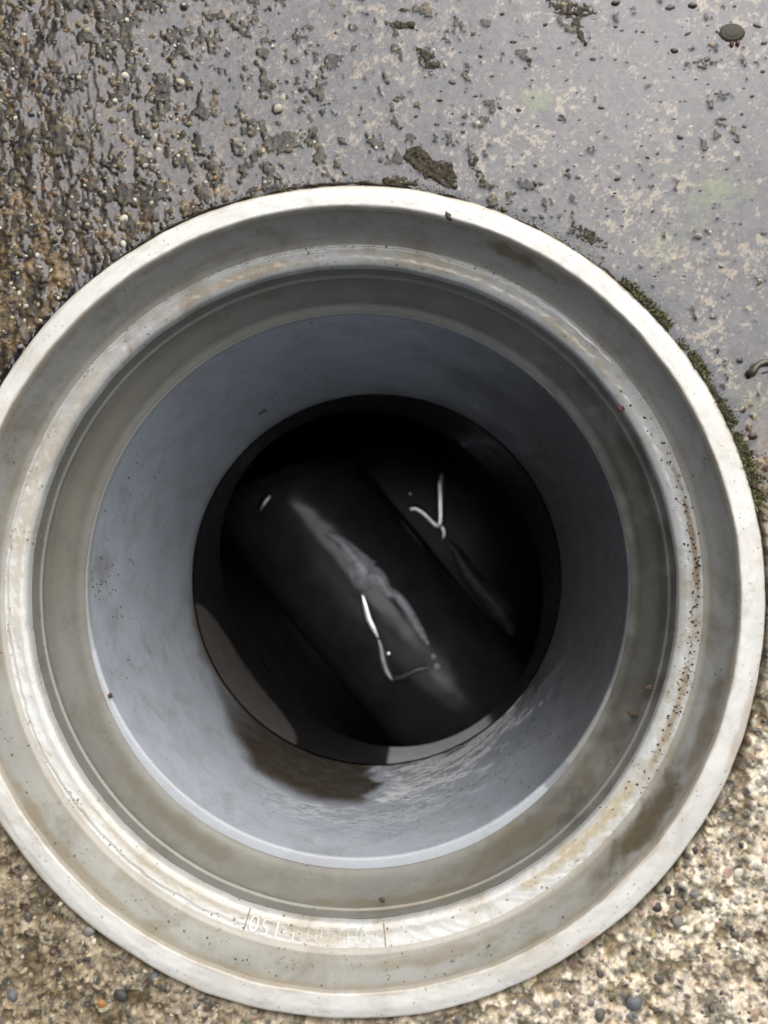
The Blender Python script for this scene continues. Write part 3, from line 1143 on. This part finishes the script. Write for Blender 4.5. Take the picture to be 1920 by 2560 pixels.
K = 1920 / 1659  # strips and films below are added shapes for reflections in the water
v_ = lambda pts: [(a * K, c * K) for a, c in pts]
o = ribbon("reflection_glint", v_([(886, 1100), (898, 1097), (916, 1108), (934, 1126), (946, 1134), (952, 1122), (952, 1080), (951, 1040), (955, 1020)]),
           [4, 5.5, 5.2, 4, 6, 7, 8.5, 7, 0.8], M_GLINT_FOAM)
o2 = ribbon("glint_tail", v_([(950, 1128), (957, 1140), (960, 1152), (956, 1163)]), [4, 4.5, 4, 1], M_GLINT_FOAM, 0.0009)
o2.parent = o
tag(o, "shiny white V-shaped sky reflection built as a strip on the black water right of the tube shape", "reflection")
o = ribbon("reflection_glint", v_([(783, 1286), (790, 1310), (797, 1335), (808, 1358), (817, 1377)]),
           [1.5, 6.5, 7.5, 6.5, 2], M_GLINT_FOAM)
o2 = ribbon("glint_tail", v_([(818, 1381), (824, 1402), (828, 1425), (836, 1450), (849, 1471)]), [1.5, 4.5, 6, 6.5, 2], M_GLINT2)
o2.parent = o
tag(o, "long thin shiny white sky reflection built as a strip along the middle of the tube shape", "reflection")
o = ribbon("reflection_glint", v_([(560, 1103), (566, 1090), (574, 1077), (582, 1070)]), [2, 5, 5.5, 3], M_GLINT_FOAM)
tag(o, "short shiny white reflection built as a dash at the upper left end of the tube shape", "reflection")
o = ribbon("reflection_film", v_([(700, 1148), (735, 1170), (765, 1205), (790, 1240), (818, 1248), (835, 1275), (860, 1290), (882, 1320), (908, 1365), (925, 1392)]),
           [1.5, 8, 15, 26, 11, 8, 6, 7, 6, 2], M_SHEEN_FOAM, 0.0007, 0.02)
tag(o, "dull grey curved reflection built as a film above the long white one", "grey_reflection")
o = ribbon("reflection_film", v_([(962, 1165), (985, 1190), (1012, 1235), (1050, 1280), (1088, 1325), (1106, 1372)]), [2, 9, 15, 20, 20, 4],  # grey reflection put into a wedge and its colour
           simple("dark_sheen", (0.030, 0.030, 0.030), .4, .6, 160, .3), 0.0006, 0.02)
tag(o, "dark grey reflection built as a wedge on the black water below the V-shaped one", "grey_reflection")
o = ribbon("reflection_film", v_([(846, 1466), (870, 1462), (900, 1448), (925, 1442)]), [2, 4, 4, 2], simple("faint_sheen", (0.10, 0.10, 0.105), .3, .3, 300, .4, .4))
tag(o, "faint grey reflection built as a streak at the lower end of the long white one", "grey_reflection")


def lump(name, seed, p, r, sc, mat, rough=0.3, rot=0.0, sub=3):
    """an uneven crumb: icosphere pushed about by noise"""
    bm = bmesh.new()
    bmesh.ops.create_icosphere(bm, subdivisions=sub, radius=1)
    rs = random.Random(seed)
    ph = [Vector((rs.gauss(0, 1.6), rs.gauss(0, 1.6), rs.gauss(0, 1.6))) for _ in range(9)]
    for v in bm.verts:
        d = sum(math.sin(v.co.dot(q) * (1.2 + 0.35 * i) + i * 1.7) for i, q in enumerate(ph)) / 9
        v.co *= 1 + rough * d * 2.2
    me = bpy.data.meshes.new(name)
    bm.to_mesh(me)
    bm.free()
    me.polygons.foreach_set("use_smooth", np.ones(len(me.polygons), dtype=bool))
    o = link(name, me, mat)
    o.location = p
    o.scale = (r * sc[0], r * sc[1], r * sc[2])
    o.rotation_euler = (0, 0, rot)
    return o


for k, (u, v, r, lab) in enumerate((
        (502, 1065, 4.5, "left of two tiny white foam dots on black water beside the short dash"),
        (525, 1064, 4.0, "right of two tiny white foam dots on black water beside the short dash"),
        (886, 1066, 4.0, "single tiny white foam dot on black water left of the V-shaped reflection"),
        (840, 1412, 5.0, "small pale bubble touching the lower half of the long white reflection"),
        (936, 1418, 6.0, "pale foam lump right of the long reflection, upper of the pair"),
        (944, 1440, 7.0, "pale foam lump right of the long reflection, lower of the pair"))):
    p = at(u * K, v * K, ZW)
    p = at(u * K, v * K, tube_z(p[0], p[1]) + 0.0008)
    o = lump("foam_dot", 300 + k, p, r * K * 0.45 / FPX, (1, 1, .5), M_SHEEN_FOAM if k > 3 else M_GLINT_FOAM, 0.15, sub=2)
    tag(o, lab, "foam")

# ------------------------------------------------------------------ moss along the upper right edge of the rim
VV, FF, off = [], [], 0


def leaf(c, ln, wd, az, tilt, curl):
    global off
    d = np.array([math.cos(az) * math.cos(tilt), math.sin(az) * math.cos(tilt), math.sin(tilt)])
    s = np.array([-math.sin(az), math.cos(az), 0])
    nn = np.cross(d, s)
    pts = [c - s * wd * .4, c + s * wd * .4, c + d * ln * .55 + s * wd * .6 + nn * curl * ln * .25, c + d * ln * .55 - s * wd * .6 + nn * curl * ln * .25,
           c + d * ln + nn * curl * ln]
    VV.append(np.array(pts))
    FF.append([[off, off + 1, off + 2, off + 3], [off + 3, off + 2, off + 4]])
    off += 5


mossy = [(92, 72, .35), (68, 60, .5), (59, 53, .6), (47.5, 38, 1.2), (36, 34, .6), (33.5, 29.5, 1.2), (30, 26, .7), (26, 22, 1.1), (21, 17, .8), (17.5, 13.5, .9), (53, 51, .6), (13, 10.5, .6)]
for a0, a1, w in mossy:
    for _ in range(int(900 * abs(a0 - a1) / 3.0 * w)):
        a = math.radians(random.uniform(a1, a0))
        r = 106.8 + abs(random.gauss(0, 1.0)) * w * 2.3
        x, y = r * math.cos(a) * MM, r * math.sin(a) * MM
        hgt = max(0.1, 1.7 - (r - 106.9) * 0.5) * w
        c = np.array([x, y, -1.9 * MM + random.uniform(0, hgt) * MM])
        leaf(c, random.uniform(.6, 1.3) * MM, random.uniform(.18, .4) * MM, a + random.gauss(0, 1.1), random.uniform(-.2, 1.2), random.uniform(-.5, .3))
flat = [f for fs in FF for f in fs]
me = mesh_np("moss", np.concatenate(VV), flat, False)
tag(link("moss", me, M_MOSS), "green and brown moss in the joint along the upper right of the rim", "moss", kind='stuff')


# ------------------------------------------------------------------ soil packed in the joint round the rim
na2, nr2 = 2200, 14
A2, T2 = np.meshgrid(np.arange(na2) / na2 * 2 * math.pi, np.linspace(0, 1, nr2))
amt = 0.35 + 0.5 * sstep(95, 50, adist(A2, 65)) + 0.15 * sstep(30, 10, adist(A2, 100))
wid = np.clip(amt * (1.5 + 1.5 * cnoise(A2, 0 * A2, 9, 240, 5)), 0.05, None)
Rm = 106.55 + T2 * wid * 1.25
hz = -2.9 + (2.5 * np.clip(amt + 0.2 * cnoise(A2, 0 * A2, 6, 243, 3), 0.2, 1.2)) * np.sin(np.clip(T2 * 1.25 + 0.12, 0, 1) * math.pi) ** 0.6 + 0.35 * cnoise(A2, Rm * 3, 1.6, 246, 3)
Vj = np.stack([Rm * np.cos(A2), Rm * np.sin(A2), hz], -1).reshape(-1, 3) * MM
ij = np.arange(na2 * nr2).reshape(nr2, na2)
nj = np.roll(ij, -1, 1)
Fj = np.stack([ij[:-1], ij[1:], nj[1:], nj[:-1]], -1).reshape(-1, 4)
tag(link("joint_soil", mesh_np("joint_soil", Vj, Fj), M_MUD), "thin broken seam of dark soil packed against the outside of the rim", kind='stuff')


# ------------------------------------------------------------------ dark mud lying bare of the water
def mud_patch(outline, h, seed, label):
    P = np.array([at(u, v, -0.0012)[:2] for u, v in outline])
    c = P.mean(0)
    lo, hi = P.min(0) - 0.002, P.max(0) + 0.002
    st = 0.00028
    gx, gy = np.meshgrid(np.arange(lo[0], hi[0], st), np.arange(lo[1], hi[1], st))
    # signed distance to the outline
    d = np.full(gx.shape, 1e9)
    ins = np.zeros(gx.shape, bool)
    n = len(P)
    for i in range(n):
        a, bq = P[i], P[(i + 1) % n]
        ex, ey = bq - a
        t = np.clip(((gx - a[0]) * ex + (gy - a[1]) * ey) / (ex * ex + ey * ey), 0, 1)
        d = np.minimum(d, np.hypot(gx - a[0] - t * ex, gy - a[1] - t * ey))
        cr = ((a[1] > gy) != (bq[1] > gy)) & (gx < (bq[0] - a[0]) * (gy - a[1]) / (bq[1] - a[1] + 1e-15) + a[0])
        ins ^= cr
    sd = np.where(ins, d, -d) + 0.0011 * fbm(gx, gy, 0.0030, seed, 5, 0.7)
    ii = np.clip(((gx - XF0) / ST).astype(int) + ix0, 0, NX - 1)
    jj = np.clip(((gy - YF0) / ST).astype(int) + iy0, 0, NY - 1)
    z = np.maximum(film[jj, ii], g[jj, ii])
    z = z * 0.4 + (-1.0 * MM) * 0.6
    z = z + 0.35 * h * MM * sstep(-0.0002, 0.0010, sd) + fbm(gx, gy, 0.0011, seed + 5, 4, 0.7) * 0.45 * MM * sstep(0, .0006, sd)
    z = np.where(sd < 0, z - 1.6 * MM, z)
    ok = (sd > -0.0004) & (np.hypot(gx, gy) > 0.1066)
    q = np.arange(gx.size).reshape(gx.shape)
    F = np.stack([q[:-1, :-1], q[:-1, 1:], q[1:, 1:], q[1:, :-1]], -1).reshape(-1, 4)
    F = F[ok.ravel()[F].all(1)]
    V2, F2 = compact(np.stack([gx.ravel(), gy.ravel(), z.ravel()], -1), F)
    o = link("mud_patch", mesh_np("mud_patch", V2, F2), M_MUD)
    tag(o, label, "mud")
    return o


mud_patch([(1008, 372), (1050, 360), (1085, 400), (1130, 405), (1150, 470), (1140, 480), (1060, 452), (1030, 420), (1008, 395)], 0.9, 400,
          "large dark brown mud patch touching the top of the white rim")
mud_patch([(1160, 385), (1195, 395), (1205, 430), (1222, 455), (1245, 468), (1225, 478), (1200, 462), (1190, 440), (1168, 405)], 0.7, 410,
          "narrow dark mud patch just right of the large one above the rim")
mud_patch([(1418, 548), (1430, 530), (1445, 560), (1480, 575), (1500, 595), (1525, 605), (1520, 628), (1500, 618), (1460, 615), (1425, 590)], 0.9, 420,
          "branching dark mud patch beside the upper right of the rim, before the moss begins")
mud_patch([(1355, 0), (1440, 0), (1490, 20), (1490, 50), (1445, 48), (1455, 80), (1475, 120), (1462, 128), (1440, 95), (1420, 55), (1370, 25)], 0.8, 430,
          "long dark mud streak entering from the top edge right of centre")
mud_patch([(960, 52), (1035, 58), (1042, 78), (1000, 75), (960, 70)], 0.7, 440,
          "flat dark mud streak in the water near the top, left of the long streak")
mud_patch([(1035, 115), (1075, 118), (1100, 150), (1110, 172), (1060, 180), (1040, 150)], 0.6, 450,
          "small ragged dark mud patch under the flat streak near the top")
mud_patch([(960, 445), (1040, 452), (1048, 468), (1000, 466), (960, 458)], 0.6, 460,
          "thin brown mud strip lying against the very top of the rim")
mud_patch([(1312, 145), (1330, 140), (1362, 143), (1365, 152), (1335, 155), (1325, 175), (1312, 172)], 0.6, 470,
          "hook-shaped dark mud mark in the water above the small green patch")

# small bare bumps in the sheet of water: dark wet tops
bump_px = [(1683, 128, 12), (1764, 150, 10), (1485, 148, 8), (1540, 150, 5), (1540, 68, 6), (1716, 85, 8), (1673, 20, 11), (1730, 15, 14),
           (1540, 8, 14), (1892, 65, 10), (1912, 108, 8), (1905, 180, 7), (1700, 345, 10), (1805, 298, 9), (1858, 318, 6), (1852, 287, 6),
           (1880, 242, 7), (1505, 270, 8), (1400, 300, 6), (1295, 275, 8), (1545, 448, 10), (1443, 445, 7), (1352, 460, 7), (1620, 395, 7),
           (1645, 385, 6), (1790, 235, 5), (1285, 105, 8), (1365, 62, 8), (1200, 140, 7), (1230, 190, 6), (1180, 85, 7), (1255, 35, 8),
           (1100, 250, 9), (1130, 205, 9), (1400, 120, 6), (1340, 120, 6), (1250, 270, 8), (1215, 300, 6), (1270, 510, 6), (1312, 525, 8),
           (1520, 540, 5), (1760, 610, 4), (1640, 690, 4), (1850, 560, 4), (1598, 470, 4), (1450, 390, 4), (1840, 355, 7), (1700, 255, 4),
           (1612, 195, 5), (1640, 105, 5), (1090, 310, 7), (1160, 330, 7), (1040, 290, 7), (1190, 240, 6), (990, 250, 8), (1000, 320, 7),
           (1330, 200, 5), (1420, 200, 5), (1500, 330, 4), (1640, 300, 5), (1740, 200, 5)]
bump_px = [(u + random.uniform(-3, 3), v, r) for u, v, r in bump_px]
for _ in range(150):
    bump_px.append((random.uniform(860, 1915), random.uniform(5, 700), random.choice([2.5, 3, 3.5, 4, 5])))
bm_variants = []
for s in range(4):
    vmesh = pebble_mesh("bare_stone", 700 + s, 2)
    vmesh.materials.append(M_DOME)
    bm_variants.append(vmesh)
for k, (u, v, r) in enumerate(bump_px):
    p = at(u, v, -0.0008)
    if math.hypot(p[0], p[1]) < 0.109:
        continue
    rr = r * 0.192 / FPX * 0.95
    i = int((p[0] - XF0) / ST) + ix0
    j = int((p[1] - YF0) / ST) + iy0
    if not (0 <= i < NX and 0 <= j < NY):
        continue
    o = link("bare_stone", bm_variants[k % 4], parent=ground)
    o.location = (p[0], p[1], film[j, i] - 0.12 * rr)
    o.rotation_euler = (0, 0, random.uniform(-.5, .5))
    o.scale = (rr * 1.15, rr * random.uniform(.75, 1.0), rr * 0.9)

# the big dome at the upper right with its two dark red stubs
p = at(1829, 82, -0.0006)
bm = bmesh.new()
bmesh.ops.create_uvsphere(bm, u_segments=40, v_segments=24, radius=1)
bmesh.ops.delete(bm, geom=[v for v in bm.verts if v.co.z < -0.25], context='VERTS')
for v in bm.verts:
    rr = math.hypot(v.co.x, v.co.y)
    v.co.z = v.co.z * 0.62 + 0.055 * math.sin(rr * 19) * (1 - rr * 0.5)
me = bpy.data.meshes.new("domed_shell")
bm.to_mesh(me)
bm.free()
me.polygons.foreach_set("use_smooth", np.ones(len(me.polygons), dtype=bool))
dome = link("domed_shell", me, simple("olive_shell", (0.042, 0.034, 0.017), 0.42, 0.5, 700, 0.3), loc=(p[0], p[1], -0.0010))
R0 = 36 * 0.191 / FPX
dome.scale = (R0 * 1.0, R0 * 0.78, R0 * 0.5)
tag(dome, "large round brown ringed dome in the water at the top right corner", "shell")
for k, (dx, dy) in enumerate(((-0.02, -1.15), (0.42, -1.05))):
    s = lump("stub", 500 + k, (0, 0, 0), 1, (1, 1, 1), M_RED, 0.2, sub=2)
    s.parent = dome
    s.location = (dx, dy, 0.25)
    s.scale = (0.14, 0.32, 0.3)


# ------------------------------------------------------------------ twig at the right edge
def tube(name, pts, radii, mat, seg=12, parent=None, seed=0):
    P = np.array(pts, float)
    n = len(P)
    tan = np.gradient(P, axis=0)
    tan /= np.linalg.norm(tan, axis=1)[:, None]
    V, F = [], []
    for i in range(n):
        up = np.array([0, 0, 1.0])
        s = np.cross(tan[i], up)
        s /= np.linalg.norm(s)
        q = np.cross(s, tan[i])
        for k in range(seg):
            a = 2 * math.pi * k / seg
            rr = radii[i] * (1 + 0.10 * math.sin(3 * a + i * 0.9 + seed))
            V.append(P[i] + s * rr * math.cos(a) + q * rr * math.sin(a))
    for i in range(n - 1):
        for k in range(seg):
            F.append([i * seg + k, i * seg + (k + 1) % seg, (i + 1) * seg + (k + 1) % seg, (i + 1) * seg + k])
    F.append(list(range(seg))[::-1])
    F.append([(n - 1) * seg + k for k in range(seg)])
    return link(name, mesh_np(name, V, F), mat, parent)


path = [(1871, 940), (1876, 936), (1882, 930), (1888, 920), (1897, 911), (1908, 906), (1922, 904), (1940, 906), (1962, 915), (1985, 930)]
rad = [3.0, 9.5, 10.5, 9, 8.2, 7.5, 7, 6.5, 5.5, 3]
w = 0.191 / FPX
twig = tube("twig", [at(u, v, -0.0006 + 0.0012 * (1 - abs(i - 4) / 6)) for i, (u, v) in enumerate(path)], [r * w for r in rad], M_TWIG)
tag(twig, "short curved dark brown twig with a blunt end at the right edge", "twig")
tube("side_shoot", [at(u, v, -0.0008) for u, v in ((1905, 933), (1915, 930), (1930, 925), (1948, 921))], [1.2 * w, 3 * w, 3.5 * w, 2 * w], M_TWIG, 8, twig)

# ------------------------------------------------------------------ crumbs and grit on the fitting
crumbs = [(1120, 540, 'rim', 9, 1.8, M_GRIT, "reddish brown crumb on the inner edge of the rim, upper right"),
          (1553, 1022, 'ledge', 8, 1.3, M_RED, "dark red crumb hanging on the inner edge of the ledge, right side"),
          (275, 1738, 'pipe', 7, 1.2, M_GRIT, "lone brown crumb stuck low on the left wall of the grey pipe"),
          (955, 2250, 'bore', 6, 1.4, M_GRIT, "brown crumb on the bore wall above the raised lettering"),
          (655, 1028, 'pipe', 7, 1.9, M_GRIT, "small slanting brown crumb high on the upper left pipe wall"),
          (1622, 1720, 'bore', 10, 1.0, M_GRIT, "dark round crumb on the right bore wall"),
          (1583, 1785, 'bore', 10, 1.5, M_GRIT, "dark ragged crumb on the right bore wall, below the round one"),
          (1665, 525, 'moss', 8, 1.0, M_GRIT, "")]


def surf(u, v, where):
    if where == 'rim':
        return at(u, v, 0.0001)
    if where == 'ledge':
        return at(u, v, -0.0138)
    if where == 'bore':
        q = on_cyl(u, v, 0.0872)
        return q
    if where == 'pipe':
        return on_cyl(u, v, 0.0825, 0, PY * MM)
    return at(u, v, -0.001)


for k, (u, v, where, r, asp, mt, lab) in enumerate(crumbs):
    if not lab:
        continue
    p = surf(u, v, where)
    rr = r * (CAM[2] - p[2]) / FPX
    o = lump("dirt_crumb", 600 + k, p, rr * .8, (asp, 1, .7), mt, 0.4, random.uniform(0, 3))
    tag(o, lab, "crumb")
# pale drip
p = surf(843, 2297, 'ledge')
o = lump("pale_drip", 640, at(843, 2298, -0.0185), 0.0011, (1, .8, .8), M_PALE, 0.12)
tag(o, "small pale blob on the step below the raised lettering", "drip")

base = []
for s in range(5):
    pm = pebble_mesh("tmp", 200 + s, 1)
    base.append((np.array([v.co[:] for v in pm.vertices]), np.array([q.vertices[:] for q in pm.polygons])))
    bpy.data.meshes.remove(pm)


def scatter(name, label, pts, mat, parent=None):
    VV, FF, off = [], [], 0
    for k, (p, r, sc) in enumerate(pts):
        bv, bf = base[k % 5]
        a = random.uniform(0, 6.28)
        R = np.array([[math.cos(a), -math.sin(a), 0], [math.sin(a), math.cos(a), 0], [0, 0, 1]])
        VV.append((bv @ R.T) * r * np.array(sc) + np.asarray(p))
        FF.append(bf + off)
        off += len(bv)
    o = link(name, mesh_np(name, np.concatenate(VV), np.concatenate(FF)), mat, parent)
    return tag(o, label, kind='stuff')


pts = []
for _ in range(750):                                   # ledge, thickest on the right and top
    a = random.choice([random.gauss(math.radians(0), .35), random.gauss(math.radians(-8), .3), random.gauss(math.radians(95), .4), random.gauss(math.radians(-130), .5), random.uniform(0, 6.28)])
    r = random.uniform(91, 96) if abs(a) > .6 else random.gauss(94.3, .9)
    if not 90.8 < r < 96.3:
        continue
    s = random.choice([.1, .12, .15, .2, .3, .4 if abs(a) < .6 else .2]) * MM
    pts.append(((r * math.cos(a) * MM, r * math.sin(a) * MM, (ledge_z(r) + 0.1) * MM), s, (1, 1, .7)))
for _ in range(230):                                   # rim
    a = random.uniform(0, 6.28)
    r = random.uniform(101, 106)
    s = random.choice([.08, .1, .12, .18]) * MM
    pts.append(((r * math.cos(a) * MM, r * math.sin(a) * MM, 0.05 * MM), s, (1, 1, .6)))
for _ in range(150):                                   # foot of the recess wall
    a = random.gauss(math.radians(-100), 1.0)
    t = random.random()
    r, z = 100 - 2.6 * t, -2 - 10 * t
    s = random.choice([.1, .15, .2, .3]) * MM
    pts.append(((r * math.cos(a) * MM, r * math.sin(a) * MM, z * MM), s, (1, 1, .8)))
for _ in range(110):                                   # bore
    a = random.uniform(0, 6.28)
    t = random.random()
    r, z = 89.1 - 2.6 * t, -21 - 12.5 * t
    s = random.choice([.1, .12, .16, .25]) * MM
    pts.append(((r * math.cos(a) * MM, r * math.sin(a) * MM, z * MM), s, (.8, .8, 1.2)))
scatter("dirt_grit", "tiny brown specks of grit on the rim, ledge and bore of the drain", pts, M_GRIT)
pts = []
clusters = [(270, 1230, 45, 45), (265, 1450, 45, 50), (250, 1440, 40, 30), (1010, 800, 200, 30), (1560, 1250, 60, 30), (1450, 1480, 80, 25),
            (300, 1600, 120, 30), (1400, 1000, 90, 30), (1330, 1830, 80, 45)]
for u, v, s, n in clusters:
    for _ in range(n):
        try:
            p = on_cyl(random.gauss(u, s), random.gauss(v, s * .7), 0.08255, 0, PY * MM)
        except ValueError:
            continue
        if -0.139 < p[2] < -0.037:
            pts.append((p, random.choice([.16, .2, .28, .4, .55]) * MM, (.6, .6, 1.6)))
scatter("pipe_grit", "tiny dark specks on the inner wall of the grey pipe", pts, M_GRIT)
pts = []
for u, v in ((505, 1085), (490, 1125), (525, 1060), (470, 1215), (445, 1240), (420, 1290), (610, 960), (660, 940), (555, 1010), (430, 1180),
             (360, 1090), (410, 1150), (540, 1010), (395, 1350), (520, 1120), (480, 1310), (330, 1900), (420, 1960)):
    p = on_cyl(u + random.uniform(-8, 8), v + random.uniform(-8, 8), 0.08258, 0, PY * MM)
    pts.append((p, random.uniform(.3, .6) * MM, (.25, .25, random.choice([3, 5, 8]))))
scatter("pale_flecks", "small pale scratches and flecks on the left wall of the grey pipe", pts, M_PALE)
# beads of water on the lower wall
m, nt, N, L, b = node_mat("water_beads")
b.inputs["Base Color"].default_value = (0.9, 0.92, 0.95, 1)
b.inputs["Roughness"].default_value = 0.03
b.inputs["IOR"].default_value = 1.33
b.inputs["Transmission Weight"].default_value = 1.0
M_BEAD = m
pts = []
for _ in range(420):
    a = math.radians(random.gauss(-62, 17))
    z = random.gauss(-100, 17) if random.random() < .7 else random.gauss(-62, 14)
    if not -139 < z < -40:
        continue
    r = 82.55
    s = random.choice([.15, .2, .3, .45, .7]) * MM
    t = np.array([-math.sin(a), math.cos(a), 0])
    pts.append(((r * math.cos(a) * MM, (r * math.sin(a) + PY) * MM, z * MM), s, (1.2 if abs(math.sin(a)) > .6 else .5, .5, random.choice([1, 1.5, 2.5]))))
scatter("water_beads", "small beads of water on the lower right wall of the grey pipe", pts, M_BEAD)
